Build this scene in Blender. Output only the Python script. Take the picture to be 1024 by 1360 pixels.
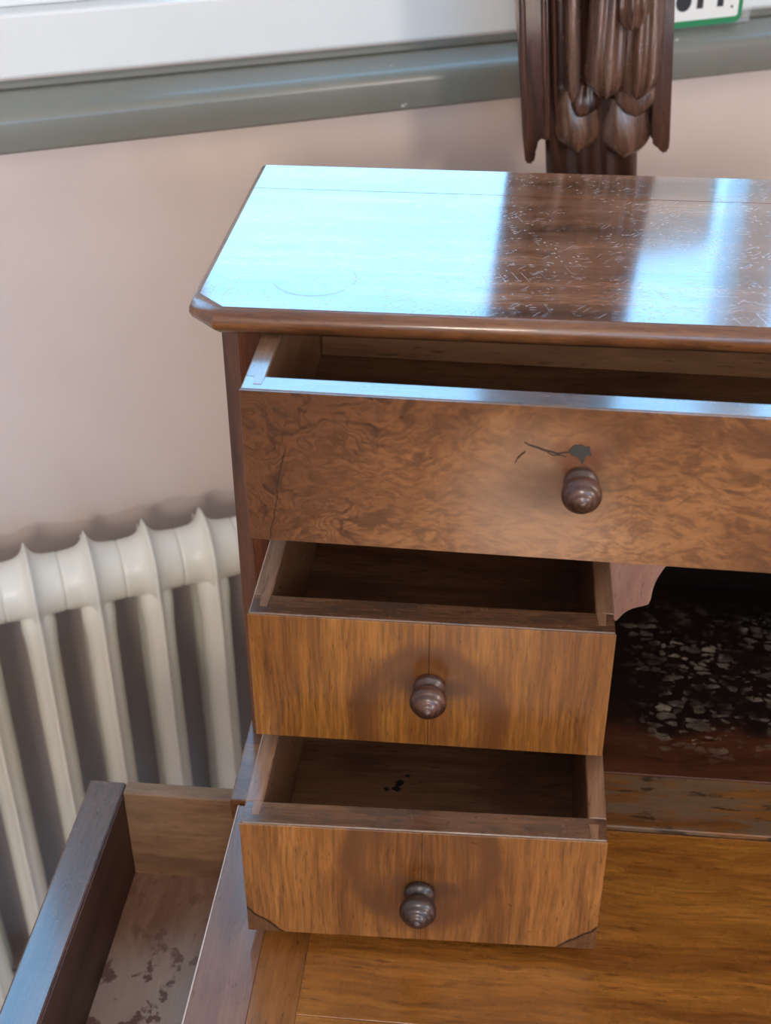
import bpy, bmesh, math, random
from mathutils import Vector, Matrix
random.seed(7)
for o in list(bpy.data.objects): bpy.data.objects.remove(o, do_unlink=True)
SC = bpy.context.scene
COL = SC.collection

# ------------------------------------------------------------------ camera
YAW, PITCH, ROLL, FPX = -0.0980, 0.5821, -0.0035, 1753.3
cd = bpy.data.cameras.new('camera'); cam = bpy.data.objects.new('camera', cd); COL.objects.link(cam)
fw = Vector((math.sin(YAW)*math.cos(PITCH), math.cos(YAW)*math.cos(PITCH), -math.sin(PITCH)))
rt = Vector((math.cos(YAW), -math.sin(YAW), 0)); up = rt.cross(fw)
r2 = rt*math.cos(ROLL)+up*math.sin(ROLL); u2 = -rt*math.sin(ROLL)+up*math.cos(ROLL)
cam.matrix_world = Matrix(((r2.x, u2.x, -fw.x, .2078), (r2.y, u2.y, -fw.y, -.8586), (r2.z, u2.z, -fw.z, .8212), (0, 0, 0, 1)))
cd.sensor_fit = 'VERTICAL'; cd.sensor_height = 36; cd.sensor_width = 36*1024/1360; cd.lens = FPX/1360*36
cd.clip_start = .02
cd.dof.use_dof = True; cd.dof.focus_distance = 1.03; cd.dof.aperture_fstop = 7.5
SC.camera = cam

# ------------------------------------------------------------------ world, lights, exposure
wd = bpy.data.worlds.new('sky'); SC.world = wd; wd.use_nodes = True
bg = wd.node_tree.nodes['Background']
bg.inputs[0].default_value = (.26, .60, 1, 1); bg.inputs[1].default_value = 7.0
SC.view_settings.view_transform = 'Standard'; SC.view_settings.look = 'None'
SC.view_settings.exposure = 0.0; SC.view_settings.gamma = 1; SC.view_settings.use_curve_mapping = False

# frame of the wall: s along the wall, m into the wall, z up
ANG = math.radians(64.5)
TV = Vector((math.sin(ANG), math.cos(ANG), 0)); NV = Vector((-TV.y, TV.x, 0))
WM = .57857                                        # room face of the window wall
def sm(s, m, z): return TV*s + NV*m + Vector((0, 0, z))
WALLM = Matrix(((TV.x, NV.x, 0, 0), (TV.y, NV.y, 0, 0), (0, 0, 1, 0), (0, 0, 0, 1)))
FLOOR = -.90; CEIL = 2.05
WIN = (-1.05, 1.75, .535, 1.55)                    # glass opening s0, s1, z0, z1
RWIN = (-.9, 1.3, .35, 1.65)                      # window added in the unseen far wall to light the fronts
S0, S1, M0 = -2.0, 2.9, WM-4.6

def area(name, loc, direction, sx, sy, power, col, portal=False):
    l = bpy.data.lights.new(name, 'AREA'); l.shape = 'RECTANGLE'; l.size = sx; l.size_y = sy; l.energy = power; l.color = col
    o = bpy.data.objects.new(name, l); COL.objects.link(o); o.location = loc
    o.rotation_euler = Vector(direction).to_track_quat('-Z', 'Y').to_euler()
    if portal: l.cycles.is_portal = True
    return o
area('window_portal', sm((WIN[0]+WIN[1])/2, WM+.16, (WIN[2]+WIN[3])/2), -NV, WIN[1]-WIN[0], WIN[3]-WIN[2], 1, (1, 1, 1), True)
area('added_window_portal', sm((RWIN[0]+RWIN[1])/2, M0-.16, (RWIN[2]+RWIN[3])/2), NV, RWIN[1]-RWIN[0], RWIN[3]-RWIN[2], 1, (1, 1, 1), True)
def fill_light(loc, power, col, rad):          # added warm fill lights behind the camera, without fixtures
    l = bpy.data.lights.new('warm_fill_light', 'POINT'); l.energy = power; l.color = col; l.shadow_soft_size = rad
    o = bpy.data.objects.new('warm_fill_light', l); COL.objects.link(o); o.location = loc
fill_light(sm(-.75, WM-2.7, 1.05), 82, (1.0, .875, .76), .22)
fill_light(sm(1.45, WM-2.9, 1.05), 82, (1.0, .875, .76), .22)

# ------------------------------------------------------------------ node helper
class G:
    def __init__(s, name):
        s.mat = bpy.data.materials.new(name); s.mat.use_nodes = True
        s.t = s.mat.node_tree; s.t.nodes.clear()
        s.out = s.t.nodes.new('ShaderNodeOutputMaterial')
    def set(s, sock, v):
        if v is None: return
        if isinstance(v, bpy.types.NodeSocket): s.t.links.new(v, sock)
        else:
            if sock.type == 'RGBA' and len(v) == 3: v = (*v, 1)
            sock.default_value = v
    def node(s, typ, props={}, **ins):
        n = s.t.nodes.new('ShaderNode'+typ)
        for k, v in props.items(): setattr(n, k, v)
        for k, v in ins.items():
            key = int(k[1:]) if k[0] == 'i' and k[1:].isdigit() else k.replace('_', ' ')
            s.set(n.inputs[key], v)
        return n
    def math(s, op, a, b=None, c=None, clamp=False):
        n = s.node('Math', dict(operation=op, use_clamp=clamp), i0=a)
        if b is not None: s.set(n.inputs[1], b)
        if c is not None: s.set(n.inputs[2], c)
        return n.outputs[0]
    def obj(s): return s.node('TexCoord').outputs['Object']
    def map(s, v, loc=(0, 0, 0), rot=(0, 0, 0), scale=(1, 1, 1)):
        n = s.node('Mapping', i0=v); n.inputs[1].default_value = loc; n.inputs[2].default_value = rot; n.inputs[3].default_value = scale
        return n.outputs[0]
    def noise(s, v, scale, detail=4, rough=.55, dist=0):
        return s.node('TexNoise', Vector=v, Scale=scale, Detail=detail, Roughness=rough, Distortion=dist).outputs[0]
    def ramp(s, f, stops, interp='LINEAR'):
        n = s.node('ValToRGB', i0=f); cr = n.color_ramp; cr.interpolation = interp
        while len(cr.elements) < len(stops): cr.elements.new(.5)
        for e, (p, c) in zip(cr.elements, stops):
            e.position = p
            if not hasattr(c, '__len__'): c = (c, c, c)
            e.color = (*c, 1)
        return n.outputs[0]
    def mix(s, f, a, b, mode='MIX'):
        n = s.node('Mix', dict(data_type='RGBA', blend_type=mode))
        s.set(n.inputs[0], f); s.set(n.inputs[6], a); s.set(n.inputs[7], b)
        return n.outputs[2]
    def sep(s, v): return s.node('SeparateXYZ', i0=v).outputs
    def comb(s, x, y, z): return s.node('CombineXYZ', i0=x, i1=y, i2=z).outputs[0]
    def step(s, v, lo, hi):   # smooth 0..1
        n = s.node('MapRange', dict(interpolation_type='SMOOTHSTEP')); s.set(n.inputs[0], v)
        n.inputs[1].default_value = lo; n.inputs[2].default_value = hi
        return n.outputs[0]
    def blob(s, v, c, r, soft=.5, wob=.25, wscale=40):   # soft mark of its own shape; zero radius = ignore the axis
        d = s.map(v, tuple(-a for a in c)); x, y, z = s.sep(d)[:3]
        acc = None
        for q, rr in zip((x, y, z), r):
            if rr:
                e = s.math('POWER', s.math('DIVIDE', s.math('ABSOLUTE', q), rr), 2.0)
                acc = e if acc is None else s.math('ADD', acc, e)
        dd = s.math('SQRT', acc)
        dd = s.math('ADD', dd, s.math('MULTIPLY', s.math('SUBTRACT', s.noise(v, wscale, 4), .5), wob*4))
        return s.math('SUBTRACT', 1.0, s.step(dd, 1-soft, 1+soft))
    def lines(s, v, length, width, rot=0, seed=0, dens=.6):   # short straight scratches in plan, metres
        m = s.map(v, (seed, seed*.7, 0), (0, 0, rot))
        m = s.map(s.node('VectorMath', dict(operation='ADD'), i0=m, i1=s.map(s.node('TexNoise', Vector=v, Scale=12.0).outputs[1], scale=(.006, .006, 0))).outputs[0], scale=(.35/length, .16/width, 0))
        vo = s.node('TexVoronoi', dict(voronoi_dimensions='2D'), Vector=m, Scale=1.0)
        l = s.math('SUBTRACT', 1.0, s.step(vo.outputs[0], .10, .20))
        k = s.step(s.node('SeparateColor', i0=vo.outputs[1]).outputs[0], dens, dens+.35)
        return s.math('MULTIPLY', l, k)
    def bump(s, h, strength=.2, dist=.002): return s.node('Bump', Strength=strength, Distance=dist, Height=h).outputs[0]
    def bsdf(s, **k):
        n = s.node('BsdfPrincipled', **k); s.t.links.new(n.outputs[0], s.out.inputs[0]); return n

def wood(name, dark, mid, light, axis=0, freq=28, stretch=9, rough=.3, coat=.0, warp=.02, fiber=.35, pores=.5, bump=.12, extra=None, mirror=None, off=(0, 0, 0), coat_rough=.12, spec=.5, swirl=0.0, contrast=(.3, .52, .74), fdens=5.0, coat_ior=1.5):
    g = G(name); co = g.obj()
    v = g.map(co, off)
    if mirror is not None:
        x, y, z = g.sep(co)[:3]
        v = g.map(g.comb(g.math('ABSOLUTE', g.math('SUBTRACT', x, mirror)), y, z), off)
    wv = g.node('TexNoise', Vector=v, Scale=9.0, Detail=3.0, Roughness=.5)
    wrp = g.node('VectorMath', dict(operation='SCALE'), i0=g.node('VectorMath', dict(operation='SUBTRACT'), i0=wv.outputs[1], i1=(.5, .5, .5)).outputs[0])
    wrp.inputs['Scale'].default_value = warp*2
    v2 = g.node('VectorMath', dict(operation='ADD'), i0=v, i1=wrp.outputs[0]).outputs[0]
    sc = [1, 1, 1]; sc[axis] = 1/stretch
    vb = g.map(v2, scale=tuple(sc))
    band = g.noise(vb, freq, 5, .6, swirl)
    col = g.ramp(band, [(contrast[0], dark), (contrast[1], mid), (contrast[2], light)])
    sf = [1, 1, 1]; sf[axis] = 1/22
    fb = g.noise(g.map(v2, scale=tuple(sf)), freq*fdens*2, 4, .65)
    col = g.mix(1.0, col, g.ramp(fb, [(.25, 1-fiber), (.75, 1+fiber*.35)]), 'MULTIPLY')
    if pores:
        sp = [1, 1, 1]; sp[axis] = 1/7
        pr = g.noise(g.map(v2, (.3, .7, .1), scale=tuple(sp)), freq*13, 2, .5)
        col = g.mix(g.math('MULTIPLY', g.step(pr, .63, .72), pores), col, tuple(c*.25 for c in dark))
    rg = g.math('ADD', rough-.06, g.math('MULTIPLY', g.noise(co, 60, 3), .12))
    h = g.math('ADD', fb, g.math('MULTIPLY', band, .4))
    bs = dict(Base_Color=col, Roughness=rg)
    if extra: col, rg, h = extra(g, co, col, rg, h)
    n = g.bsdf(Base_Color=col, Roughness=rg, Normal=g.bump(h, bump, .0012))
    n.inputs['Specular IOR Level'].default_value = spec
    n.inputs['Coat Weight'].default_value = coat; n.inputs['Coat Roughness'].default_value = coat_rough; n.inputs['Coat IOR'].default_value = coat_ior
    return g.mat

def paint(name, col, rough=.5, var=.06, bump=.05, bscale=60, extra=None, spec=.5):
    g = G(name); co = g.obj()
    c = g.mix(1.0, col, g.ramp(g.noise(co, 6, 5), [(.3, 1-var), (.7, 1+var)]), 'MULTIPLY')
    if extra: c = extra(g, co, c)
    n = g.bsdf(Base_Color=c, Roughness=rough, Normal=g.bump(g.noise(co, bscale, 4), bump, .002))
    n.inputs['Specular IOR Level'].default_value = spec
    return g.mat

def plain(name, col, rough=.5, emit=None):
    g = G(name); g.bsdf(Base_Color=col, Roughness=rough); return g.mat

# ------------------------------------------------------------------ mesh helpers
def mesh(bm, name, smooth=False):
    bmesh.ops.recalc_face_normals(bm, faces=bm.faces[:])
    me = bpy.data.meshes.new(name); bm.to_mesh(me); bm.free()
    if smooth:
        for p in me.polygons: p.use_smooth = True
    return me
def put(name, bm, mat, parent=None, smooth=False, loc=None, label=None, auto=None):
    me = bm if isinstance(bm, bpy.types.Mesh) else mesh(bm, name, smooth)
    if mat and not me.materials: me.materials.append(mat)
    if auto and not isinstance(bm, bpy.types.Mesh):
        for p in me.polygons: p.use_smooth = True
        me.set_sharp_from_angle(angle=math.radians(auto))
    o = bpy.data.objects.new(name, me); COL.objects.link(o)
    if parent: o.parent = parent
    if loc: o.location = loc
    if label: o['label'] = label
    return o
def thing(name, label, cat, loc=(0, 0, 0), rz=0, group=None):
    o = bpy.data.objects.new(name, None); COL.objects.link(o); o.location = loc; o.rotation_euler = (0, 0, rz)
    o.empty_display_size = .05; o['label'] = label; o['category'] = cat
    if group: o['group'] = group
    return o
def struct(name, bm, mat, parent=None, **k):
    o = put(name, bm, mat, parent, **k); o['kind'] = 'structure'; return o
def box(x0, x1, y0, y1, z0, z1, bev=0, seg=2, bm=None, shear=0):
    b = bmesh.new()
    vs = [b.verts.new((x, y, z)) for x in (x0, x1) for y in (y0, y1) for z in (z0, z1)]
    for f in ((0, 1, 3, 2), (4, 6, 7, 5), (0, 4, 5, 1), (2, 3, 7, 6), (0, 2, 6, 4), (1, 5, 7, 3)): b.faces.new([vs[i] for i in f])
    if bev: bmesh.ops.bevel(b, geom=b.edges[:], offset=bev, segments=seg, affect='EDGES', profile=.5, clamp_overlap=True)
    if shear:
        for v in b.verts: v.co.y += v.co.x*shear
    if bm is None: return b
    add(bm, b); return bm
def add(dst, src, M=None):
    mp = {}
    for v in src.verts: mp[v] = dst.verts.new(M @ v.co if M else v.co)
    for f in src.faces:
        try: dst.faces.new([mp[v] for v in f.verts])
        except ValueError: pass
    src.free()
def prism(pts, axis, a, b, bev=0):     # polygon extruded along an axis; pts are the two other coords in xyz order
    bm = bmesh.new(); rows = []
    for q in (a, b):
        r = []
        for p in pts:
            c = list(p); c.insert(axis, q); r.append(bm.verts.new(c))
        rows.append(r)
    n = len(pts)
    for i in range(n): bm.faces.new([rows[0][i], rows[0][(i+1) % n], rows[1][(i+1) % n], rows[1][i]])
    bm.faces.new(rows[0][::-1]); bm.faces.new(rows[1])
    if bev: bmesh.ops.bevel(bm, geom=bm.edges[:], offset=bev, segments=2, affect='EDGES', clamp_overlap=True)
    return bm
def lathe(prof, axis='-y', seg=40, M=None):   # (distance, radius)
    bm = bmesh.new(); rings = []
    for d, r in prof:
        ring = []
        for i in range(seg):
            a = 2*math.pi*i/seg; p, q = r*math.cos(a), r*math.sin(a)
            co = (p, -d, q) if axis == '-y' else (d, p, q) if axis == 'x' else (p, q, d)
            ring.append(bm.verts.new(co))
        rings.append(ring)
    for A, B in zip(rings, rings[1:]):
        for i in range(seg): bm.faces.new([A[i], A[(i+1) % seg], B[(i+1) % seg], B[i]])
    bm.faces.new(rings[0]); bm.faces.new(rings[-1][::-1])
    return bm
def loft(rings, cap=True):
    bm = bmesh.new(); R = [[bm.verts.new(p) for p in r] for r in rings]; n = len(R[0])
    for A, B in zip(R, R[1:]):
        for i in range(n): bm.faces.new([A[i], A[(i+1) % n], B[(i+1) % n], B[i]])
    if cap: bm.faces.new(R[0][::-1]); bm.faces.new(R[-1])
    return bm

# ------------------------------------------------------------------ materials
def top_extra(g, co, col, rg, h):
    s = None
    for i, (ln, wd_, rot, de) in enumerate(((.045, .0006, .45, .86), (.030, .0005, -.6, .86), (.014, .0005, .1, .72), (.020, .0004, 1.2, .84), (.010, .0004, 2.2, .72), (.005, .0006, -.2, .62), (.0025, .0009, .9, .6))):
        l = g.lines(co, ln, wd_, rot, i*1.7+.3, de); s = l if s is None else g.math('MAXIMUM', s, l)
    worn = g.math('MULTIPLY', g.step(g.noise(co, 14, 5, .65), .5, .75), .28)
    col = g.mix(worn, col, (.33, .17, .10))
    s = g.math('MULTIPLY', s, g.step(g.noise(co, 16, 4, .6), .36, .62)); col = g.mix(g.math('MULTIPLY', s, .5), col, (.50, .36, .29))
    # faint ring left by a glass or cup
    d = g.map(co, (-.067, -.043, 0)); x, y, z = g.sep(d)[:3]
    rr = g.math('SQRT', g.math('ADD', g.math('POWER', g.math('ABSOLUTE', x), 2), g.math('POWER', g.math('ABSOLUTE', y), 2)))
    ring = g.math('SUBTRACT', 1.0, g.step(g.math('ABSOLUTE', g.math('SUBTRACT', rr, .031)), .0002, .0014))
    ring = g.math('MULTIPLY', ring, g.step(g.noise(co, 30, 2), .38, .55))
    rg = g.math('ADD', rg, g.math('MULTIPLY', g.math('MAXIMUM', ring, g.math('MULTIPLY', s, .6)), .35))
    h = g.math('SUBTRACT', g.math('MULTIPLY', h, .25), g.math('MULTIPLY', s, 1.1))
    h = g.math('SUBTRACT', h, g.math('MULTIPLY', ring, .8))
    return col, rg, h
M_top = wood('polished_walnut_top', (.075, .026, .012), (.20, .074, .032), (.33, .140, .066), 0, 34, 10, .13, 1.0, .012, .4, .5, .25, top_extra, coat_rough=.10)
def edge_extra(g, co, col, rg, h):
    w_ = g.math('MULTIPLY', g.step(g.noise(g.map(co, scale=(.4, 1, 1)), 70, 5, .7), .46, .62), g.math('SUBTRACT', 1.0, g.math('MULTIPLY', g.step(g.sep(co)[2], .4120, .4200), .75)))
    return g.mix(g.math('MULTIPLY', w_, .8), col, (.05, .018, .009)), rg, h
M_edge = wood('walnut_moulding', (.085, .028, .010), (.19, .07, .023), (.27, .11, .038), 0, 46, 12, .30, .5, .008, .5, .6, .2, edge_extra)
M_case = wood('walnut_case', (.040, .012, .005), (.115, .036, .013), (.20, .068, .024), 2, 46, 10, .42, .08, .01, .5, .4, .15, spec=.3)
M_pale = wood('bare_secondary_wood', (.20, .10, .053), (.36, .195, .105), (.48, .29, .165), 0, 26, 10, .6, 0, .012, .3, .5, .2, spec=.25)
def pine_extra(g, co, col, rg, h):
    st = g.step(g.noise(g.map(co, (.2, 0, .1), scale=(.35, 1, 1)), 24, 5, .6), .47, .66)
    return g.mix(g.math('MULTIPLY', st, .55), col, (.10, .05, .03)), rg, h
M_pine = wood('aged_pine', (.17, .088, .045), (.28, .16, .088), (.37, .235, .14), 0, 22, 9, .6, 0, .015, .3, .35, .2, pine_extra, spec=.25)
M_dside = wood('drawer_side_wood', (.11, .052, .028), (.21, .108, .06), (.31, .18, .11), 1, 32, 12, .30, .8, .008, .4, .6, .2)
def din_extra(g, co, col, rg, h):
    st = g.step(g.noise(g.map(co, scale=(.35, 1, 1)), 16, 5, .65), .46, .62)
    return g.mix(g.math('MULTIPLY', st, .5), col, (.05, .025, .014)), rg, h
M_dfloor = wood('drawer_bottom_wood', (.13, .062, .034), (.22, .11, .058), (.29, .155, .087), 0, 24, 14, .6, 0, .01, .35, .6, .25, din_extra, spec=.2)
def worn_extra(g, co, col, rg, h):
    st = g.step(g.noise(g.map(co, scale=(.25, 1, 1)), 60, 5, .7), .50, .62)
    col = g.mix(g.math('MULTIPLY', st, .75), col, (.045, .03, .022))
    return col, rg, h
M_dtop = wood('drawer_front_core', (.075, .034, .018), (.14, .065, .033), (.20, .10, .054), 0, 46, 16, .26, 1.0, .008, .5, .6, .3, worn_extra, coat_ior=1.65)

def d1_extra(g, co, col, rg, h):   # burl veneer; drawer-local metres
    sw = g.node('TexNoise', Vector=co, Scale=11.0, Detail=3.0, Roughness=.55)
    wob = g.node('VectorMath', dict(operation='SCALE'), i0=g.node('VectorMath', dict(operation='SUBTRACT'), i0=sw.outputs[1], i1=(.5, .5, .5)).outputs[0]); wob.inputs['Scale'].default_value = .06
    v = g.node('VectorMath', dict(operation='ADD'), i0=co, i1=wob.outputs[0]).outputs[0]
    f1 = g.noise(g.map(v, rot=(0, -.75, 0), scale=(.5, 1, 1)), 15, 4, .55)
    bands = g.math('ADD', .5, g.math('MULTIPLY', g.math('SINE', g.math('MULTIPLY', f1, 75)), .5))
    lf = g.math('SUBTRACT', 1.0, g.step(g.math('ADD', g.sep(co)[0], g.math('MULTIPLY', g.sep(co)[2], -.5)), -.01, .14))            # the wildest figure is at the left end
    amt = g.math('MULTIPLY', g.step(g.noise(co, 24, 4), .35, .65), g.math('ADD', .42, g.math('MULTIPLY', lf, .55)))
    col = g.mix(g.math('MULTIPLY', lf, .70), col, (.080, .027, .011))
    col = g.mix(g.math('MULTIPLY', g.step(bands, .35, 1.0), amt), col, (.045, .017, .008))
    f2 = g.noise(g.map(v, (.4, 0, .2), (0, .3, 0), (.8, 1, 1)), 19, 4, .5)
    b2 = g.math('ADD', .5, g.math('MULTIPLY', g.math('SINE', g.math('MULTIPLY', f2, 130)), .5))
    col = g.mix(g.math('MULTIPLY', g.math('MULTIPLY', g.step(b2, .5, 1.0), g.math('MULTIPLY', lf, g.step(g.noise(co, 30, 4), .3, .6))), .55), col, (.030, .011, .006))
    fine = g.noise(g.map(v, rot=(0, -.75, 0), scale=(.35, 1, 1)), 230, 4, .65)
    col = g.mix(g.math('MULTIPLY', g.step(fine, .42, .64), .62), col, (.085, .034, .014))
    pale = g.blob(co, (.195, 0, .05), (.05, 0, .055), .55, .2, 30)               # rubbed pale around the lock
    col = g.mix(g.math('MULTIPLY', pale, .45), col, (.32, .19, .115))
    grime_shade = g.blob(co, (.213, 0, .058), (.026, 0, .017), .6, .25, 60)  # grime beside the knob, its shadow painted into the same mark
    col = g.mix(g.math('MULTIPLY', grime_shade, .6), col, (.085, .045, .028))
    red = g.blob(co, (.2265, 0, .083), (.017, 0, .014), .4, .3, 90)
    col = g.mix(g.math('MULTIPLY', red, .55), col, (.12, .035, .014))
    cx = g.math('ADD', g.math('MULTIPLY', g.math('SUBTRACT', g.sep(co)[2], .02), .16), .0185)
    crack = g.math('SUBTRACT', 1.0, g.step(g.math('ABSOLUTE', g.math('SUBTRACT', g.math('SUBTRACT', g.sep(co)[0], cx), g.math('MULTIPLY', g.math('SUBTRACT', g.noise(co, 35, 3), .5), .012))), .0002, .0009))
    crack = g.math('MULTIPLY', crack, g.math('SUBTRACT', 1.0, g.step(g.sep(co)[2], .07, .085)))
    col = g.mix(g.math('MULTIPLY', crack, .85), col, (.03, .012, .006))
    return col, rg, g.math('ADD', h, g.math('MULTIPLY', fine, .4))
M_burl = wood('burl_walnut_veneer', (.10, .039, .014), (.25, .106, .037), (.35, .160, .060), 0, 14, 2.2, .30, .45, .05, .18, .35, .12, d1_extra, coat_rough=.16, fdens=9)

def fig_extra(third):
    def ex(g, co, col, rg, h):
        x, y, z = g.sep(co)[:3]
        ax = g.math('ABSOLUTE', g.math('SUBTRACT', x, .130))
        nz = g.math('MULTIPLY', g.math('SUBTRACT', g.noise(g.comb(ax, 0, z), 20, 4), .5), .028)
        # cathedral arches, mirrored at the centre joint
        zc = .022 if not third else .085
        zz = g.math('SUBTRACT', z, zc)
        rad = g.math('ADD', g.math('SQRT', g.math('ADD', g.math('POWER', g.math('ABSOLUTE', g.math('MULTIPLY', ax, 1.25)), 2), g.math('POWER', g.math('ABSOLUTE', zz), 2))), nz)
        arch = g.math('MULTIPLY', g.step(rad, .030, .062), g.math('SUBTRACT', 1.0, g.step(rad, .066, .078)))
        lines = g.math('ADD', .5, g.math('MULTIPLY', g.math('SINE', g.math('MULTIPLY', rad, 520)), .5))
        col = g.mix(g.math('MULTIPLY', arch, .8), col, (.085, .029, .009))
        col = g.mix(g.math('MULTIPLY', g.math('MULTIPLY', lines, arch), .25), col, (.08, .03, .01))
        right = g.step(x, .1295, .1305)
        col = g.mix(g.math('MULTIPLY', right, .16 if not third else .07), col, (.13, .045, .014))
        # hand grime around the knob, with the knob's shadows painted in
        for cx_, cz_, rx, rz, k in ((.115, .061, .010, .010, .6), (.147, .056, .012, .008, .7), (.132, .05, .017, .014, .35)):
            gm = g.blob(co, (cx_, 0, cz_), (rx, 0, rz), .6, .2, 60)
            col = g.mix(g.math('MULTIPLY', gm, k), col, (.055, .022, .010))
        joint = g.math('SUBTRACT', 1.0, g.step(g.math('ABSOLUTE', g.math('SUBTRACT', x, .130)), .0001, .0006))
        col = g.mix(g.math('MULTIPLY', joint, .6), col, (.07, .03, .012))
        if third:
            # dark repaired corners at the foot, behind curved cracks
            for cx_ in (-.004, .265):
                d = g.map(co, (-cx_, 0, .006)); dx, dy, dz = g.sep(d)[:3]
                q = g.math('ADD', g.math('ADD', g.math('MULTIPLY', g.math('ABSOLUTE', dx), .85), g.math('ABSOLUTE', dz)), g.math('MULTIPLY', g.math('SUBTRACT', g.noise(co, 60, 3), .5), .012))
                pat = g.math('SUBTRACT', 1.0, g.step(q, .031, .034))
                col = g.mix(g.math('MULTIPLY', pat, .7), col, (.06, .026, .012))
                ck = g.math('SUBTRACT', 1.0, g.step(g.math('ABSOLUTE', g.math('SUBTRACT', q, .0335)), .0004, .0024))
                col = g.mix(g.math('MULTIPLY', ck, .95), col, (.012, .006, .004))
                q2 = g.math('SUBTRACT', 1.0, g.step(g.math('ABSOLUTE', g.math('SUBTRACT', q, .022)), .0002, .0010))
                col = g.mix(g.math('MULTIPLY', q2, .5), col, (.02, .01, .006))
        return col, rg, h
    return ex
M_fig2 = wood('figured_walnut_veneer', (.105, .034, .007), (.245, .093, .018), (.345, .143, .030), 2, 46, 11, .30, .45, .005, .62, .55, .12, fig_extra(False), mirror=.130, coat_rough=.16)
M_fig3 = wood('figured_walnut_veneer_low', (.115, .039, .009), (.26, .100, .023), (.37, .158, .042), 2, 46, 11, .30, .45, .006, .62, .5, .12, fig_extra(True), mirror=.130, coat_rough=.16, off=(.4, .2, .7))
M_plainv = wood('walnut_drawer_veneer', (.20, .070, .017), (.32, .127, .032), (.41, .185, .05), 2, 34, 7, .30, .45, .012, .34, .55, .12, coat_rough=.16)

M_knob = wood('turned_knob_wood', (.025, .010, .007), (.065, .024, .014), (.13, .050, .028), 0, 60, 3, .32, .35, .006, .4, .3, .15)
M_knobd = wood('dark_turned_knob_wood', (.014, .008, .007), (.030, .014, .011), (.060, .026, .017), 0, 60, 3, .32, .35, .006, .4, .3, .15)

def leaf_extra(g, co, col, rg, h):
    fl = g.step(g.noise(g.map(co, scale=(.3, 1, 1)), 150, 3, .6), .60, .70)
    col = g.mix(g.math('MULTIPLY', fl, .5), col, (.10, .03, .008))
    return col, rg, h
M_leaf = wood('writing_leaf_veneer', (.125, .041, .007), (.27, .100, .017), (.37, .152, .028), 0, 34, 11, .27, .5, .010, .5, .5, .12, leaf_extra, coat_rough=.14)
M_band = wood('crossband_veneer', (.10, .033, .007), (.185, .068, .015), (.26, .104, .025), 1, 40, 6, .24, .6, .01, .3, .6, .12, coat_rough=.14)
M_clamp = wood('clamp_veneer', (.10, .042, .024), (.165, .072, .04), (.22, .105, .06), 1, 36, 8, .22, .7, .01, .3, .5, .12, coat_rough=.12)
def fix_extra(g, co, col, rg, h):
    st = g.step(g.noise(g.map(co, scale=(.14, 1, 1)), 50, 6, .75), .44, .56)
    zone = g.math('MULTIPLY', g.step(g.sep(co)[0], .26, .32), g.math('SUBTRACT', 1.0, g.step(g.sep(co)[1], -.012, -.004)))
    col = g.mix(g.math('MULTIPLY', st, g.math('MULTIPLY', zone, .8)), col, (.12, .080, .050))
    dk = g.step(g.noise(g.map(co, (.5, .2, 0), scale=(.3, 1, 1)), 60, 5, .7), .56, .62)
    col = g.mix(g.math('MULTIPLY', dk, g.math('MULTIPLY', zone, .8)), col, (.03, .015, .008))
    return col, g.math('ADD', rg, g.math('MULTIPLY', zone, .12)), h
M_fixed = wood('worn_fixed_top_veneer', (.075, .026, .009), (.17, .064, .016), (.27, .115, .028), 0, 26, 8, .26, .5, .02, .35, .6, .25, fix_extra, coat_rough=.15)
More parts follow.
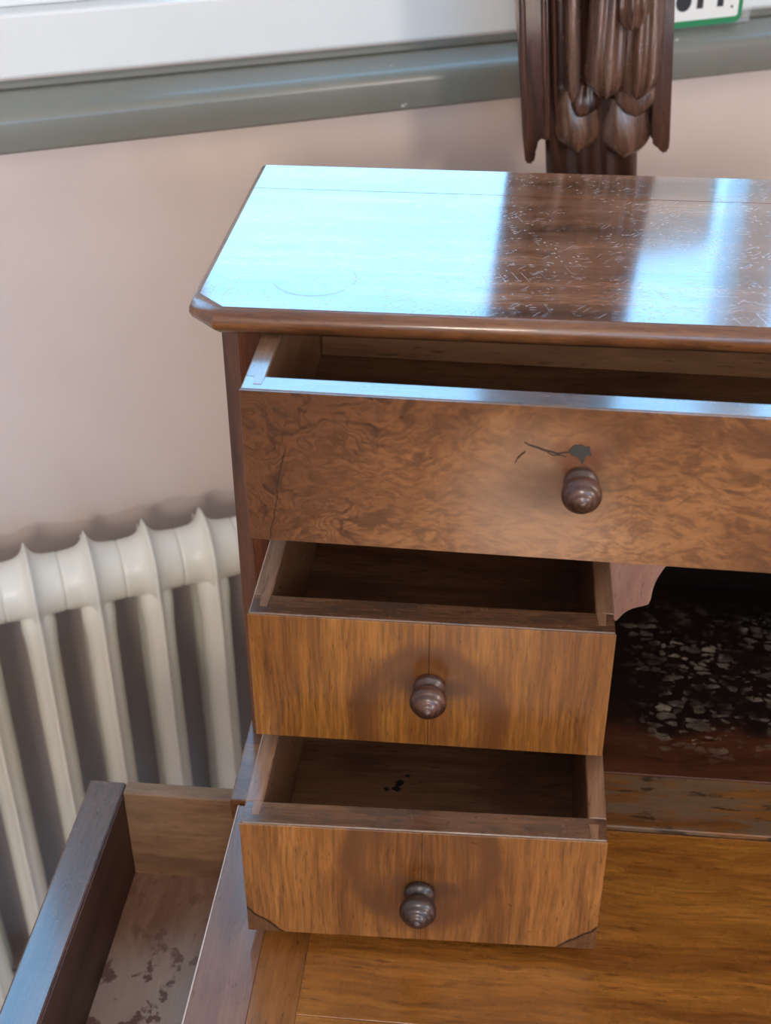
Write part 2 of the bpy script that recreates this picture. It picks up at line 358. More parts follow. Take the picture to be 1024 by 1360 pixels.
def niche_extra(g, co, col, rg, h):
    x, y, z = g.sep(co)[:3]
    wob = g.math('MULTIPLY', g.math('SUBTRACT', g.noise(co, 14, 4), .5), .14)
    yy = g.math('ADD', y, wob)
    ink = g.math('MULTIPLY', g.step(yy, .025, .075), g.math('SUBTRACT', 1.0, g.math('MULTIPLY', g.step(yy, .30, .40), .3)))
    col = g.mix(g.math('MULTIPLY', ink, .95), col, (.008, .005, .004))
    # pale scabs of mould and lifted polish
    wv = g.node('VectorMath', dict(operation='ADD'), i0=g.map(co, scale=(.72, 1.0, 1)), i1=g.map(g.node('TexNoise', Vector=co, Scale=70.0, Detail=3.0).outputs[1], scale=(.016, .012, 0))).outputs[0]
    clus = g.step(g.math('ADD', g.noise(co, 17, 4, .6), g.math('MULTIPLY', g.noise(co, 50, 2), .25)), .50, .68)
    mk = None
    for sc_, lo, hi, kp in ((92, .14, .50, .15), (150, .12, .50, .25), (60, .10, .40, .50)):
        vo = g.node('TexVoronoi', Vector=g.map(wv, (sc_*.013, sc_*.007, 0)), Scale=float(sc_), Randomness=1.0)
        rnd = g.node('SeparateColor', i0=vo.outputs[1]).outputs
        size = g.math('ADD', lo, g.math('MULTIPLY', rnd[1], hi-lo))
        dd = g.math('ADD', vo.outputs[0], g.math('MULTIPLY', g.math('SUBTRACT', g.noise(co, 190, 3), .5), .45))
        dot = g.math('SUBTRACT', 1.0, g.step(g.math('SUBTRACT', dd, size), -.04, .07))
        dot = g.math('MULTIPLY', dot, g.math('MULTIPLY', g.step(rnd[0], kp, kp+.1), g.math('ADD', .25, g.math('MULTIPLY', rnd[2], .75))))
        mk = dot if mk is None else g.math('MAXIMUM', mk, dot)
    reg = g.math('MULTIPLY', g.step(g.math('ADD', x, g.math('MULTIPLY', wob, .35)), .33, .385), g.math('MULTIPLY', g.step(g.math('ADD', y, g.math('MULTIPLY', wob, .5)), .0, .05), g.math('SUBTRACT', 1.0, g.step(y, .19, .25))))
    mk = g.math('MULTIPLY', mk, g.math('MULTIPLY', reg, g.math('ADD', .10, clus, clamp=True)))
    tone = g.ramp(g.noise(co, 90, 3), [(.3, (.11, .082, .058)), (.7, (.30, .24, .18))])
    col = g.mix(g.math('MULTIPLY', mk, .9), col, tone)
    return col, g.math('ADD', rg, g.math('MULTIPLY', mk, .4)), g.math('ADD', h, g.math('MULTIPLY', mk, 1.2))
M_niche = wood('ink_stained_niche_floor', (.035, .010, .005), (.075, .024, .011), (.115, .040, .017), 0, 22, 9, .36, .25, .015, .4, .6, .3, niche_extra, coat_rough=.3, spec=.35)
M_bracket = wood('pinkish_bracket_wood', (.22, .105, .072), (.31, .16, .115), (.37, .20, .15), 2, 30, 4, .5, .1, .02, .2, .3, .12, spec=.3)
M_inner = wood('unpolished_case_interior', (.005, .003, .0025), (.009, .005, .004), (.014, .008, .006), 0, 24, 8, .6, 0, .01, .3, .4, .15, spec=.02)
def ld_extra(g, co, col, rg, h):
    st = g.step(g.noise(g.map(co, scale=(1, .8, 1)), 55, 4, .6), .53, .60)
    zone = g.math('SUBTRACT', 1.0, g.step(g.math('ADD', g.sep(co)[1], g.math('MULTIPLY', g.noise(co, 20, 3), .08)), -.12, -.05))
    col = g.mix(g.math('MULTIPLY', zone, .45), col, (.37, .30, .24))
    col = g.mix(g.math('MULTIPLY', st, g.math('ADD', .30, g.math('MULTIPLY', zone, .55))), col, (.085, .032, .02))
    return col, rg, h
M_lfloor = wood('spotted_drawer_bottom', (.16, .075, .045), (.25, .135, .085), (.32, .19, .125), 1, 18, 6, .6, 0, .02, .25, .3, .15, ld_extra, spec=.25)
M_lfront = wood('dark_side_drawer_front', (.04, .019, .013), (.085, .040, .027), (.13, .064, .042), 1, 34, 12, .26, 1.0, .008, .4, .2, .06, coat_ior=1.5)
M_lface = wood('side_drawer_front_inside', (.045, .018, .011), (.085, .035, .02), (.12, .05, .03), 1, 28, 12, .5, .05, .008, .4, .5, .15)
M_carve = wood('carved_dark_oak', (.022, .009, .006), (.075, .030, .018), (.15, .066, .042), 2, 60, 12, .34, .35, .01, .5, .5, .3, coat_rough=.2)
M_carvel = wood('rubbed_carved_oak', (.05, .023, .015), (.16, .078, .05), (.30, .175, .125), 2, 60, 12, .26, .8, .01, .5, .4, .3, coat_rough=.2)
M_edge_hl = plain('pale_edge_highlight', (.50, .40, .34), .4)  # pale tone for the leaf edge: wear plus a painted highlight
M_hole = plain('black_hole', (.004, .003, .002), .8)
M_crack = plain('split_in_veneer', (.03, .016, .01), .7)
M_putty = plain('grey_lock_filler', (.035, .03, .024), .6)

def wall_extra(g, co, c):    # wall-local metres: x along the wall, z up
    x, y, z = g.sep(co)[:3]
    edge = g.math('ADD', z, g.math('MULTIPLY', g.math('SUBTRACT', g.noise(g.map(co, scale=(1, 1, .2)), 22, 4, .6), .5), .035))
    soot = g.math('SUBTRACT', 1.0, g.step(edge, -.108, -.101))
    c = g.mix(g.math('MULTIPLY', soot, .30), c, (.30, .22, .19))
    sm_ = g.step(g.noise(g.map(co, (3, 0, 1), scale=(1, 1, .6)), 4.5, 4), .48, .7)
    return g.mix(g.math('MULTIPLY', sm_, .16), c, (.46, .36, .29))
M_wall = paint('pinkish_cream_wall', (.71, .615, .57), .55, .03, .06, 90, wall_extra)
M_ceil = paint('white_ceiling', (.8, .78, .74), .7, .02)
M_floor = wood('floor_boards', (.10, .05, .025), (.17, .09, .045), (.24, .13, .07), 0, 14, 8, .4, .2, .02)
def rail_extra(g, co, c):
    ch = g.step(g.noise(g.map(co, scale=(.6, 1, 1)), 45, 3, .6), .70, .73)
    return g.mix(g.math('MULTIPLY', ch, .7), c, (.62, .62, .58))
M_rail = paint('grey_green_gloss_paint', (.175, .175, .148), .30, .08, .08, 50, rail_extra)
M_lip = paint('dark_grey_paint_lip', (.12, .12, .10), .4, .08)
M_frame = paint('white_window_paint', (.70, .73, .73), .35, .03, .04, 40)
M_rad = paint('cream_radiator_paint', (.77, .76, .68), .33, .05, .10, 70)
g = G('window_glass'); fr = g.math('MULTIPLY_ADD', g.math('POWER', g.node('LayerWeight', Blend=.5).outputs[1], 5.0), .8, .03)   # same from both faces
mx = g.node('MixShader', i0=fr); g.t.links.new(g.node('BsdfTransparent').outputs[0], mx.inputs[1]); g.t.links.new(g.node('BsdfGlossy', Roughness=.02).outputs[0], mx.inputs[2])
g.t.links.new(mx.outputs[0], g.out.inputs[0]); M_glass = g.mat
g = G('clear_acrylic'); fr = g.math('MULTIPLY_ADD', g.math('POWER', g.node('LayerWeight', Blend=.5).outputs[1], 5.0), .8, .03)
mx = g.node('MixShader', i0=g.math('ADD', fr, .12, clamp=True)); g.t.links.new(g.node('BsdfTransparent').outputs[0], mx.inputs[1]); g.t.links.new(g.node('BsdfPrincipled', Base_Color=(.85, .88, .88), Roughness=.1).outputs[0], mx.inputs[2])
g.t.links.new(mx.outputs[0], g.out.inputs[0]); M_acryl = g.mat
M_signw = plain('sign_white', (.80, .80, .76), .4)
M_signg = plain('sign_green', (.012, .22, .085), .4)
M_signb = plain('sign_black', (.02, .022, .028), .4)

# ================================================================== the room
def wbox(*a, **k): return box(*a, **k)          # wall-frame boxes are placed by WALLM
def wput(name, bm, mat, **k):
    o = struct(name, bm, mat, **k); o.matrix_world = WALLM; return o
W2 = WM+.105
bm = bmesh.new(); fz0, fz1 = .443, WIN[3]+.06; fs0, fs1 = WIN[0]-.06, WIN[1]+.05
box(S0, S1, WM, W2, FLOOR, fz0, bm=bm); box(S0, S1, WM, W2, fz1, CEIL, bm=bm)
box(S0, fs0, WM, W2, fz0, fz1, bm=bm); box(fs1, S1, WM, W2, fz0, fz1, bm=bm)
wput('wall_back', bm, M_wall)
bm = bmesh.new(); r0, r1, r2_, r3 = RWIN
box(S0, S1, M0-.25, M0, FLOOR, r2_, bm=bm); box(S0, S1, M0-.25, M0, r3, CEIL, bm=bm)
box(S0, r0, M0-.25, M0, r2_, r3, bm=bm); box(r1, S1, M0-.25, M0, r2_, r3, bm=bm)
wput('wall_front', bm, M_wall)
wput('wall_left', box(S0-.1, S0, M0, WM, FLOOR, CEIL), M_wall)
wput('wall_right', box(S1, S1+.1, M0, WM, FLOOR, CEIL), M_wall)
wput('ceiling', box(S0-.1, S1+.1, M0-.25, W2, CEIL, CEIL+.1), M_ceil)
wput('floor', box(S0-.1, S1+.1, M0-.25, W2, FLOOR-.08, FLOOR), M_floor)

# window over the desk: wide white bottom board, set-back sash, panes
wf = wput('window_1', box(fs0, fs1, WM, WM+.10, fz0, .508, bev=.004), M_frame)
def wchild(name, bm, mat, **k): return put(name, bm, mat, wf, **k)
wchild('window_sash_rail', box(fs0, fs1, WM+.030, WM+.085, .508, WIN[2], bev=.003), M_frame)
wchild('window_jamb', box(fs0, WIN[0], WM+.002, WM+.10, .5085, fz1, bev=.003), M_frame)
wchild('window_jamb', box(WIN[1], fs1, WM+.030, WM+.072, .5085, fz1, bev=.003), M_frame)
wchild('window_head', box(WIN[0]+.001, WIN[1]-.001, WM+.03, WM+.085, WIN[3], fz1, bev=.003), M_frame)
MULL = ((-.205, .118), (.880, .955))                # broad white posts between the three lights
for a_, b_ in MULL: wchild('window_mullion', box(a_, b_, WM+.030, WM+.085, WIN[2]+.0002, WIN[3]-.0002, bev=.003), M_frame)
for a_, b_ in ((WIN[0], MULL[0][0]), (MULL[0][1], MULL[1][0]), (MULL[1][1], WIN[1])):
    wchild('window_pane', box(a_+.0005, b_-.0005, WM+.055, WM+.059, WIN[2]+.0005, WIN[3]-.0005), M_glass)
rf = wput('added_window', box(r0, r1, M0-.16, M0-.10, r2_, r2_+.05, bev=.003), M_frame)  # unseen window, added to throw daylight on the drawer fronts
put('window_pane', box(r0+.001, r1-.001, M0-.13, M0-.126, r2_+.051, r3-.051), M_glass, rf)
put('window_head', box(r0, r1, M0-.16, M0-.10, r3-.05, r3, bev=.003), M_frame, rf)

# grey painted sill rail under the window
prof = [(WM, .380), (WM-.044, .380), (WM-.0495, .384), (WM-.050, .393), (WM-.050, .412), (WM-.0485, .4185), (WM-.045, .4225), (WM-.038, .4255), (WM-.014, .4335), (WM-.012, .4345), (WM, .4345)]
bm = prism(prof, 0, S0+.002, S1-.002)
tr = wput('trim_1', bm, M_rail, auto=40)
put('trim_bead', prism([(WM, .4345), (WM-.0085, .4345), (WM-.0105, .4375), (WM-.009, .4415), (WM-.005, .4428), (WM, .4428)], 0, S0+.002, S1-.002), M_lip, tr, auto=40)

# ================================================================== radiator
AX = .46857      # hub axis plane of the radiator
RZ = -.108; RB = -.815
def section_mesh():
    bm = bmesh.new(); hp = .03525
    prof = []
    for i in range(-16, 17):
        x = hp*i/16; a = abs(x)
        r = .0355+.0195*math.exp(-a/.0062) + (.0 if a < .0335 else -.0012)
        prof.append((x, r))
    for zc in (RZ, RB):
        b = lathe(prof, 'x', 36); add(bm, b, Matrix.Translation((0, -.012, zc)))
    half = [(0, -.066), (.0022, -.064), (.0032, -.058), (.010, -.052), (.0175, -.040), (.0190, -.030), (.0175, -.020), (.010, -.010), (.003, -.006)]
    def colm(sy):
        rings = []
        for z, k, f in ((RZ+.010, .5, .0), (RZ-.016, .75, .15), (RZ-.030, 1.05, .55), (RZ-.044, 1.10, .9), (RZ-.07, 1.0, 1), (RZ-.12, .97, 1), (-.45, .95, 1), (RB+.12, .97, 1), (RB+.044, 1.1, .9), (RB+.030, 1.05, .55), (RB+.016, .75, .15), (RB-.010, .5, 0)):
            def yy(i, y):      # shoulders sink into the hub, the ridge runs on over it
                t_ = max(y, -.045) if i > 1 else max(y, -.0635)
                return y*f+t_*(1-f)
            r = [(x*k, yy(i, y)*sy, z) for i, (x, y) in enumerate(half)] + [(-x*k, yy(i, y)*sy, z) for i, (x, y) in list(enumerate(half))[::-1] if x > 0]
            rings.append(r)
        return loft(rings)
    add(bm, colm(1)); add(bm, colm(-1))
    return mesh(bm, 'section', True)
rad = thing('radiator', 'cream painted cast iron column radiator under the window wall', 'radiator', sm(0, AX, FLOOR), -math.radians(25.5)*-1)
rad.matrix_world = Matrix.Translation(sm(0, AX, FLOOR)) @ WALLM
sme = section_mesh(); sme.materials.append(M_rad)
PIT = .0705; s_ridge = -.0080
for i in range(-6, 4):
    o = bpy.data.objects.new('section', sme); COL.objects.link(o); o.parent = rad; o.location = (s_ridge+PIT*i, 0, -FLOOR)
    sme_s = o
def foot(x):
    return loft([[(x+dx*k, -.012+dy*k2, z) for dx, dy in ((-.012, -.04), (.012, -.04), (.012, .04), (-.012, .04))] for z, k, k2 in ((0, 1.3, 1.2), (.01, 1.2, 1.1), (.05, .8, .8), (.085, .8, .8))])
for i in (-6, 3): put('foot', foot(s_ridge+PIT*i), M_rad, rad)

# ================================================================== desk
DX1 = .998
desk = thing('writing_desk', 'brown walnut writing desk with worn fold-over top under the drawer cabinet', 'desk', (.5, -.12, FLOOR))
def dput(name, bm, mat, parent=None, **k):
    p = parent or desk
    o = put(name, bm, mat, p, **k)
    if p is desk: o.location = (-.5, .12, -FLOOR)
    return o
YJ = -.0715
dput('fixed_top', box(-.0033, DX1+.003, YJ, .312, -.024, 0, bev=.0010), M_fixed)
leaf = dput('writing_leaf', box(.0035, DX1-.004, -.64, YJ-.0012, -.024, -.0048, bev=.002), M_clamp)
zl0, zl1 = -.0050, -.0040
lf = lambda n, x0, x1, y0, y1, m: dput(n, box(x0, x1, y0, y1, zl0, zl1, bev=.0003, seg=1), m, leaf)
lf('worn_edge_highlight', .0036, .0048, -.6395, YJ-.0016, M_edge_hl)  # pale worn strip that also paints in the edge's highlight
lf('veneer_clamp', .0049, .0488, -.6395, YJ-.0016, M_clamp)
lf('veneer_clamp', DX1-.0495, DX1-.0045, -.6395, YJ-.0016, M_clamp)
lf('veneer_crossband', .0491, .0838, -.6395, YJ-.0016, M_band)
lf('veneer_crossband', DX1-.0845, DX1-.0498, -.6395, YJ-.0016, M_band)
lf('veneer_field', .0841, DX1-.0848, -.2722, YJ-.0016, M_leaf)
lf('veneer_field', .0841, DX1-.0848, -.6395, -.2727, M_leaf)
# frame below the top, open on the left where the side drawer slides out
bm = bmesh.new()
box(.012, .985, .275, .295, -.175, -.0245, bm=bm); box(.012, .985, -.60, -.58, -.175, -.0245, bm=bm)
box(.965, .985, -.58, .275, -.175, -.0245, bm=bm)
box(.012, .030, -.0185, .275, -.175, -.0245, bm=bm); box(.012, .030, -.58, -.455, -.175, -.0245, bm=bm)
box(.012, .965, -.58, .275, -.178, -.168, bm=bm)
dput('desk_frame', bm, M_case)
for lx in (.04, .955):
    for ly in (-.56, .255):
        b = loft([[(lx+r_*math.cos(a*math.pi/8), ly+r_*math.sin(a*math.pi/8), z) for a in range(16)] for z, r_ in ((FLOOR, .017), (FLOOR+.02, .022), (FLOOR+.05, .018), (-.40, .026), (-.26, .029), (-.235, .022), (-.22, .030), (-.178, .030))])
        dput('leg', b, M_case, auto=40)
# side drawer, pulled out to the left
ZT = -.035; ZF = -.138
sd = dput('side_drawer', box(-.1428, -.1095, -.452, -.0255, -.163, ZT, bev=.002), M_lfront, label='dark fronted long drawer pulled out on the left')
ch = lambda n, b, m, **k: put(n, b, m, sd, **k)
ch('front_lining', box(-.1094, -.1088, -.43, -.041, ZF, ZT-.002), M_lface)
ch('side_panel', box(-.1093, .42, -.0395, -.0240, -.158, ZT-.0005, bev=.0012), M_pine)
ch('side_panel', box(-.1093, .42, -.4500, -.4345, -.158, ZT-.0005, bev=.0012), M_pine)
ch('back_panel', box(.4205, .435, -.45, -.024, -.158, ZT-.002, bev=.001), M_pine)
ch('bottom_panel', box(-.1087, .4195, -.4343, -.0397, ZF-.008, ZF), M_lfloor)

# ================================================================== cabinet
H = .428; CX1 = .992; DEP = .280
cab = thing('drawer_cabinet', 'walnut desktop cabinet with polished top and open drawers', 'cabinet', (.5, .13, 0))
def cput(name, bm, mat, parent=None, **k):
    p = parent or cab
    o = put(name, bm, mat, p, **k)
    if p is cab: o.location = (-.5, -.13, 0)
    return o
# moulded top, two boards with a seam
def top_board(y_seam, rear):
    XL, XR, YF, YB, c = -.0135, CX1+.0135, -.0125, .2935, .0213
    levels = ((.0075, .4085), (.0035, .4095), (.0005, .4125), (-.0010, .4165), (-.0006, .4205), (.0010, .4245), (.0032, .4268), (.0062, H))
    out = []
    for ins, z in levels:
        i = ins-.0050   # the flat starts at the measured edge
        xl, xr, yf, yb = XL+i, XR-i, YF+i, YB-i
        k = c+i*.0
        if rear: out.append([(xl, y_seam, z), (xr, y_seam, z), (xr, yb, z), (xl, yb, z)])
        else: out.append([(xl+k, yf, z), (xr-k, yf, z), (xr, yf+k, z), (xr, y_seam, z), (xl, y_seam, z), (xl, yf+k, z)])
    return loft(out)
cput('top_board', top_board(.2318, False), M_edge, auto=35)
cput('top_board', top_board(.2326, True), M_edge, auto=35)
def flat_top(rear):
    XL, XR, YF, YB, c = -.0122, CX1+.0122, -.0112, .2922, .0213
    z0, z1 = H-.0004, H+.0004
    pts = [(XL, .2327), (XR, .2327), (XR, YB), (XL, YB)] if rear else [(XL+c, YF), (XR-c, YF), (XR, YF+c), (XR, .2317), (XL, .2317), (XL, YF+c)]
    return prism(pts, 2, z0, z1)
tb = [o for o in cab.children if o.name.startswith('top_board')]
cput('polished_veneer', flat_top(False), M_top, tb[0]); cput('polished_veneer', flat_top(True), M_top, tb[1])
# case
ZC = .4085
side = [(0, .0165), (.0165, 0), (.0335, 0), (.0335, .018), (.018, .020), (.018, DEP), (0, DEP)]
cput('side_panel', prism(side, 2, 0.0003, ZC, bev=.0008), M_case)
cput('side_panel', prism([(CX1-x, y) for x, y in side][::-1], 2, 0.0003, ZC, bev=.0008), M_case)
cput('back_panel', box(.0182, CX1-.0182, .268, DEP, .0003, ZC), M_inner)
for xa in (.3005, CX1-.3095):
    cput('partition', box(xa, xa+.009, .0, .2675, .0003, .249), M_case)
    q = (xa-.001, 1) if xa < .5 else (xa+.010, -1)
cput('rail', box(.034, CX1-.034, .0, .2675, .2495, .2835, bev=.001), M_case)
cput('rail', box(.034, .3003, .001, .2675, .1226, .1300, bev=.0008), M_case)
cput('rail', box(CX1-.3003, CX1-.034, .001, .2675, .1226, .1300, bev=.0008), M_case)
cput('top_rail', box(.034, CX1-.034, .004, .03, ZC-.0008, ZC+.0002), M_case)
cput('niche_floor', box(.3098, CX1-.3098, -.0115, .2675, .0003, .0028, bev=.0006), M_niche)
# scalloped corner brackets under the rail
bk = [(.3005, .2493), (.3005, .161), (.3110, .1611)]
def arc(p, q, k, n=6):
    out = []
    for i in range(1, n):
        t_ = i/n; out.append((p[0]+(q[0]-p[0])*t_+k*(q[1]-p[1])*math.sin(math.pi*t_), p[1]+(q[1]-p[1])*t_-k*(q[0]-p[0])*math.sin(math.pi*t_)))
    return out
bk += arc((.3110, .1611), (.3251, .1766), -.10)+[(.3251, .1766), (.3300, .1778), (.3344, .1792), (.3356, .1849)]+arc((.3356, .1849), (.3421, .2145), -.06)+[(.3421, .2145), (.3510, .2330), (.364, .2493)]
cput('scalloped_bracket', prism(bk, 1, -.0030, -.0002, bev=.0006), M_bracket, label='pale scalloped corner bracket beside the niche')
cput('scalloped_bracket', prism([(CX1-x, z) for x, z in bk][::-1], 1, -.0030, -.0002, bev=.0006), M_bracket)

KNOB = [(0, .0100), (.0012, .0112), (.0040, .0116), (.0058, .0108), (.0066, .0082), (.0085, .0074), (.0105, .0080), (.0118, .0104), (.0140, .0124), (.0170, .0134), (.0200, .0134), (.0222, .0126), (.0230, .0116), (.0236, .0108), (.0252, .0104), (.0266, .0092), (.0272, .0078), (.0276, .0066), (.0290, .0060), (.0299, .0048), (.0303, .0032), (.0306, .0024), (.0316, .0020), (.0322, .0009)]
knob_me = {}
def drawer(loc, W, h, L, tf, ts, shear, veneer, halves, knobs, kmat, label, lt=True):
    """front board is the part; sides, back, bottom, veneers and knobs hang from it; drawer-local metres, front-bottom-left at the origin"""
    fr = cput('drawer', box(.0006, W-.0006, .0016, tf, .0006, h, bev=.0008, seg=1, shear=shear), M_dtop, label=label)
    fr.location = (loc[0]-.5, loc[1]-.13, loc[2])
    P = lambda n, b, m, **k: put(n, b, m, fr, **k)
    if halves:
        P('veneer', box(0, W/2-.0001, 0, .0015, 0, h-.0004, bev=.0003, seg=1, shear=shear), veneer)
        P('veneer', box(W/2+.0001, W, 0, .0015, 0, h-.0004, bev=.0003, seg=1, shear=shear), veneer)
    else:
        P('veneer', box(0, W, 0, .0015, 0, h-.0004, bev=.0003, seg=1, shear=shear), veneer)
    for x0 in (0, W-ts):
        P('side_panel', box(x0+.0002, x0+ts-.0002, tf+.0001, L, .004, h-.0006, bev=.001, seg=1, shear=shear), M_dside)
        # tail of the joint let into the front
        xi = x0+ts*.45 if x0 == 0 else x0+.0006; xj = x0+ts-.0004 if x0 == 0 else x0+ts*.55
        P('dovetail', prism([(xi+.0012, tf*.42), (xj-.0008, tf*.42), (xj, tf-.0002), (xi, tf-.0002)], 2, h-.006, h+.0003), M_dside)
    P('back_panel', box(ts, W-ts, L-.011, L-.0005, .010, h-.014, bev=.0008, seg=1, shear=shear), M_pale)
    P('bottom_panel', box(ts, W-ts, tf-.0005, L-.0115, .006, .0105, shear=shear), M_dfloor)
    for kx, kz in knobs:
        key = kmat.name
        if key not in knob_me: knob_me[key] = mesh(lathe(KNOB, '-y', 36), 'knob', True)
        P('knob', knob_me[key], kmat, loc=(kx, kx*shear-.0001, kz))
    return fr
A = .0369
d1 = drawer((A-.0018, -.0945, .2874), .9240, .1201, .284, .0200, .0148, -.0250, M_burl, False, ((.2296, .0655), (.924-.2296, .0655)), M_knob, 'wide top drawer faced with burl veneer')
d2 = drawer((A, -.1283, .1308), .2600, .1149, .272, .0236, .0136, .0009, M_fig2, True, ((.1310, .0590),), M_knob, 'half open middle drawer with striped turned knob')
d3 = drawer((A+.0020, -.2109, .0080), .2600, .1138, .272, .0227, .0135, .0245, M_fig3, True, ((.1290, .0535),), M_knobd, 'lowest drawer, pulled out furthest')
xr = CX1-A-.26
drawer((xr, -.002, .1308), .26, .1149, .26, .0236, .0136, 0, M_plainv, True, ((.13, .059),), M_knob, 'closed drawer at the right end')
drawer((xr, -.002, .0080), .26, .1138, .26, .0227, .0135, 0, M_plainv, True, ((.13, .0535),), M_knobd, 'closed lowest drawer at the right end')
# lock damage over the top drawer's knob: filler star and a split running left
def on_d1(x): return x*-.0250
star = [(-.0075, .002), (-.004, .0062), (.001, .0066), (.0035, .0048), (.0058, .0058), (.0064, .0025), (.0078, -.001), (.0052, -.0008), (.0032, -.002), (.0030, -.0065), (.0014, -.0078), (0, -.0040), (-.0025, -.0022), (-.0055, -.0015)]
kx, kz = .2275, .0865
put('keyhole_filler', prism([(kx+x, kz+z) for x, z in star], 1, on_d1(kx)-.0008, on_d1(kx)+.0006), M_putty, d1, label='dark filled keyhole')
def split(pts, w):
    bm = bmesh.new(); rows = []
    for i, (x, z) in enumerate(pts):
        ww = w*(.5+.5*math.sin(math.pi*(i+.7)/(len(pts)+.4)))
        y = on_d1(x)
        rows.append([bm.verts.new((x, y-.0003, z+ww)), bm.verts.new((x, y-.0003, z-ww)), bm.verts.new((x, y+.0008, z-ww)), bm.verts.new((x, y+.0008, z+ww))])
    for p, q in zip(rows, rows[1:]):
        for i in range(4): bm.faces.new([p[i], p[(i+1) % 4], q[(i+1) % 4], q[i]])
    bm.faces.new(rows[0]); bm.faces.new(rows[-1][::-1])
    return bm
for pts, w in (([(.1905, .0925), (.194, .0905), (.199, .0892), (.204, .0872), (.2085, .0865), (.213, .0852), (.2165, .0862), (.2205, .0868)], .00075), ([(.185, .0760), (.1866, .0800), (.189, .0830), (.1915, .0855)], .0010), ([(.206, .0858), (.2095, .0838), (.214, .0843), (.219, .0832)], .0005), ([(.1955, .0912), (.1962, .0945), (.1958, .0985)], .0004)):
    put('split', split(pts, w), M_crack, d1)
# woodworm holes in drawer bottoms, seen from above
def blot(cx, cy, r, z, parent, shear, seed):
    rnd = random.Random(seed)
    pts = [(cx+r*rnd.uniform(.6, 1.25)*1.2*math.cos(a*math.pi/5), cy+cx*shear+r*rnd.uniform(.6, 1.25)*math.sin(a*math.pi/5)) for a in range(10)]
    put('worm_hole', prism(pts, 2, z-.002, z+.0003), M_hole, parent)
for i, (px_, py_, r) in enumerate(((.1379, -.0763, .0030), (.1405, -.069, .0032), (.1385, -.0725, .0018), (.1466, -.0605, .0018), (.1300, -.0775, .0022))):
    blot(px_-(A+.002), py_+.2109-px_*.0245+.013, r, .0105, d3, .0245, i)
# knots and holes in the top drawer's back board
for i, (x_, z_, r) in enumerate(((.118, .088, .0028), (.142, .075, .0034), (.168, .086, .0022), (.262, .082, .0030), (.314, .074, .003))):
    rnd = random.Random(40+i)
    pts = [(x_+r*rnd.uniform(.7, 1.3)*1.5*math.cos(a*math.pi/5), z_+r*rnd.uniform(.6, 1.1)*math.sin(a*math.pi/5)) for a in range(10)]
    yb_ = .284-.011+x_*-.0250
    put('knot_hole', prism(pts, 1, yb_-.0004, yb_+.002), M_hole, d1)

# ================================================================== carved post behind the cabinet
post = thing('carved_post', 'dark carved wooden post with scrolled leaf ornament behind the cabinet', 'carving')
PZ = .518
post.matrix_world = Matrix.Translation((.2836, .590, PZ)) @ Matrix.Rotation(-.084, 4, 'Y')
kx_, kz_ = .000757, .000777
def L(px, py):      # photo-frame units of the carving drawing to local metres
    X = kx_*(px-790)+.000065*py; Z = -kz_*py+.0000136*(px-790); c, s = math.cos(-.084), math.sin(-.084)
    return (X*c-Z*s, X*s+Z*c)
def pput(n, bm, m, **k): return put(n, bm, m, post, **k)
# core board runs down behind the desk to the floor
def core():
    x0, x1 = L(720, 0)[0], L(851, 0)[0]
    rings = []
    n = 26
    for z in (.50, -.17, -.20, -.26, -1.418):
        r = []
        for i in range(n+1):
            u = i/n; x = x0+(x1-x0)*u
            y = -.012-.004*math.sin(u*math.pi*7)-.010*math.sin(u*math.pi)
            r.append((x, y, z))
        r += [(x1, .018, z), (x0, .018, z)]
        rings.append(r)
    return loft(rings)
pput('core', core(), M_carve, auto=50)
def side_board(pts, y0, y1, ridges):
    bm = prism([L(*p) for p in pts], 1, y0, y1, bev=.003); return bm
left = [(683, -560), (727, -560), (727, 188), (722, 181), (714, 179), (708, 184), (706, 193), (706, 208), (702, 216), (696, 219), (691, 216), (690, 208), (684, 20)]
pput('scroll_board', side_board(left, -.034, .016, 3), M_carve, auto=35)
right = [(872, -560), (897, -560), (896, 30), (895, 190), (893, 199), (889, 204), (883, 202), (879, 195), (874, 187), (868, 184), (870, 120)]
pput('scroll_board', side_board(right, -.030, .016, 3), M_carve, auto=35)
pput('back_board', box(L(727, 0)[0]-.002, L(872, 0)[0]+.002, -.006, .016, L(790, 182)[1], .50), M_carve)
def strip(px0, px1, py0, py1, y0, y1, m=M_carve, taper=.75):
    a, b = L(px0, 0)[0], L(px1, 0)[0]; c = (a+b)/2; hw = (b-a)/2
    rings = []
    for py, k, yk in ((py0, 1, 1), (py0+(py1-py0)*.5, 1, 1), (py0+(py1-py0)*.85, .97, 1), (py0+(py1-py0)*.95, .85, .9), (py1, .45, .55)):
        z = -py*kz_
        rings.append([(c+hw*k*math.cos(t_), y0+(y1-y0)*yk*max(0, math.sin(t_)) if math.sin(t_) > 0 else y0, z) for t_ in [math.pi*i/10 for i in range(11)]])
    return pput('moulding', loft(rings), m, auto=60)
strip(728, 742, -560, 165, -.004, -.030)
strip(716, 727, -560, 178, -.024, -.038)
strip(686, 700, -560, 208, -.024, -.0375)
strip(744, 778, -560, 146, -.004, -.044, M_carvel)
strip(846, 870, -560, 120, -.004, -.030)
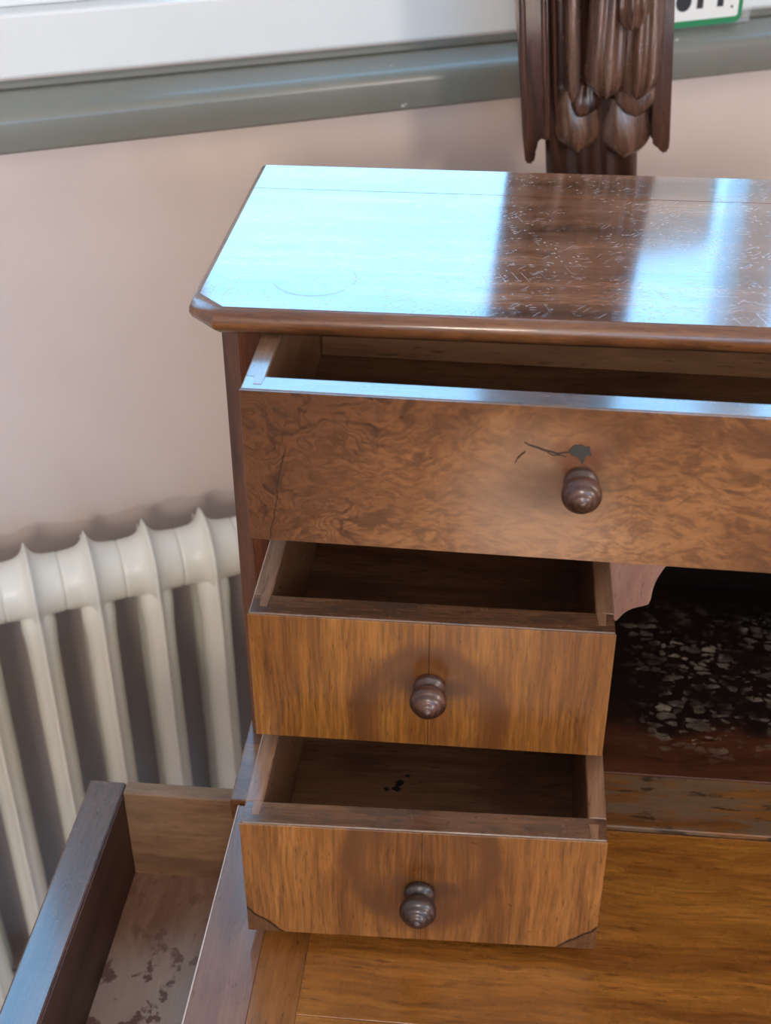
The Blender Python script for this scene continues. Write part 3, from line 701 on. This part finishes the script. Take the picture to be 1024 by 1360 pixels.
def leafmesh(c0, c1, hw, y0, th, ridges, depth, tipk=.5, seed=1):
    """hanging leaf lobe from px point c0 (root) to c1 (tip); hw half width in px; grooved front"""
    rnd = random.Random(seed); a = Vector((*L(*c0), 0)); b = Vector((*L(*c1), 0)); d = b-a; ln = d.length; d.normalize(); nrm = Vector((-d.y, d.x, 0)); hw = hw*kx_
    NU, NV_ = 26, 28; front = []; bm = bmesh.new(); ph = rnd.uniform(0, 6)
    for j in range(NV_+1):
        v = j/NV_
        vt = max(.35, 1-1.05*hw/ln)
        wdt = hw*(.70+.30*math.sin(min(1, v*1.25)*math.pi/2)) * (math.sqrt(max(0, 1-((v-vt)/(1-vt))**2)) if v > vt else 1)
        wdt = max(wdt, .0008)
        row = []
        for i in range(NU+1):
            u = -1+2*i/NU
            p = a+d*(ln*v)+nrm*(u*wdt)
            dome = (1-abs(u)**2.4)
            gro = depth*math.cos(u*math.pi*ridges+ph+.8*math.sin(v*3+ph))*dome
            y = y0-th*dome*(.55+.45*math.sin(min(1, v*1.1)*math.pi*.62))*(1-.35*max(0, (v-.8)/.2)**2)-gro*1.5
            row.append(bm.verts.new((p.x, min(y, y0), p.y)))
        front.append(row)
    back = [[bm.verts.new((q.co.x, y0+.012, q.co.z)) for q in row] for row in front]
    for R_, fl in ((front, 0), (back, 1)):
        for j in range(NV_):
            for i in range(NU):
                f = [R_[j][i], R_[j][i+1], R_[j+1][i+1], R_[j+1][i]]
                bm.faces.new(f[::-1] if fl else f)
    def rim(fr_, bk_):
        for i in range(len(fr_)-1): bm.faces.new([fr_[i], fr_[i+1], bk_[i+1], bk_[i]])
    rim(front[0], back[0]); rim(front[-1], back[-1]); rim([r[0] for r in front], [r[0] for r in back]); rim([r[-1] for r in front], [r[-1] for r in back])
    return bm
for a_, b_, hw, y0, th, rd, dp, m, sd_ in (
    ((764, 118), (767, 203), 33, -.020, .012, 1, .0016, M_carvel, 3),
    ((834, 128), (832, 209), 37, -.022, .012, 1, .0016, M_carvel, 4),
    ((848, 85), (844, 150), 30, -.028, .012, 1, .0014, M_carvel, 5),
    ((780, 110), (770, 152), 24, -.024, .014, 2, .0012, M_carve, 9),
    ((862, -60), (846, 122), 30, -.034, .026, 3, .0030, M_carvel, 7),
    ((812, -70), (803, 120), 29, -.038, .030, 3, .0034, M_carvel, 6),
    ((840, -150), (838, 30), 26, -.048, .024, 3, .0030, M_carvel, 8),
    ((800, -190), (800, -70), 60, -.040, .030, 4, .0030, M_carvel, 11),
    ((800, -330), (800, -170), 64, -.044, .032, 4, .0030, M_carve, 12),
    ((800, -470), (800, -310), 64, -.046, .030, 4, .0030, M_carvel, 13)):
    pput('carved_leaf', leafmesh(a_, b_, hw, y0, th, rd, dp, seed=sd_), m, smooth=True)

# ================================================================== sign on the sill
sign = thing('notice_sign', 'white notice with green border in a clear holder on the window sill', 'sign')
SP = sm(.7935, WM-.020, .4355)
sign.matrix_world = Matrix.Translation(SP) @ WALLM @ Matrix.Rotation(-.008, 4, 'Y')
def rrect(x0, x1, z0, z1, r, n=6):
    pts = []
    for cx, cz, a0 in ((x1-r, z0+r, -90), (x1-r, z1-r, 0), (x0+r, z1-r, 90), (x0+r, z0+r, 180)):
        for i in range(n+1):
            a = math.radians(a0+90*i/n); pts.append((cx+r*math.cos(a), cz+r*math.sin(a)))
    return pts
SW, SH = .190, .275
put('green_border', prism(rrect(-SW, 0, 0, SH, .010), 1, -.0015, .0015), M_signg, sign)
put('white_face', prism(rrect(-SW+.0065, -.0062, .0075, SH-.0065, .004), 1, -.0021, -.0014), M_signw, sign)
bl = [(-.0830+.0105*math.cos(a*math.pi/12), .0295+.0110*math.sin(a*math.pi/12)) for a in range(24)]
put('black_mark', prism(bl, 1, -.0026, -.0020), M_signb, sign)
put('black_mark', box(-.0645, -.0560, -.0026, -.0020, .0205, .075), M_signb, sign)
put('black_mark', box(-.0365, -.0280, -.0026, -.0020, .0205, .075), M_signb, sign)
put('black_mark', prism([(-.0155+.0016*math.cos(a*math.pi/6), .0190+.0016*math.sin(a*math.pi/6)) for a in range(12)], 1, -.0026, -.0020), M_signb, sign)
put('clear_holder', box(-SW-.012, .0150, .0018, .0042, .0, SH+.008, bev=.0008), M_acryl, sign)
put('holder_foot', box(-SW-.012, .0150, .0018, .0150, -.0018, -.0002, bev=.0005), M_acryl, sign)
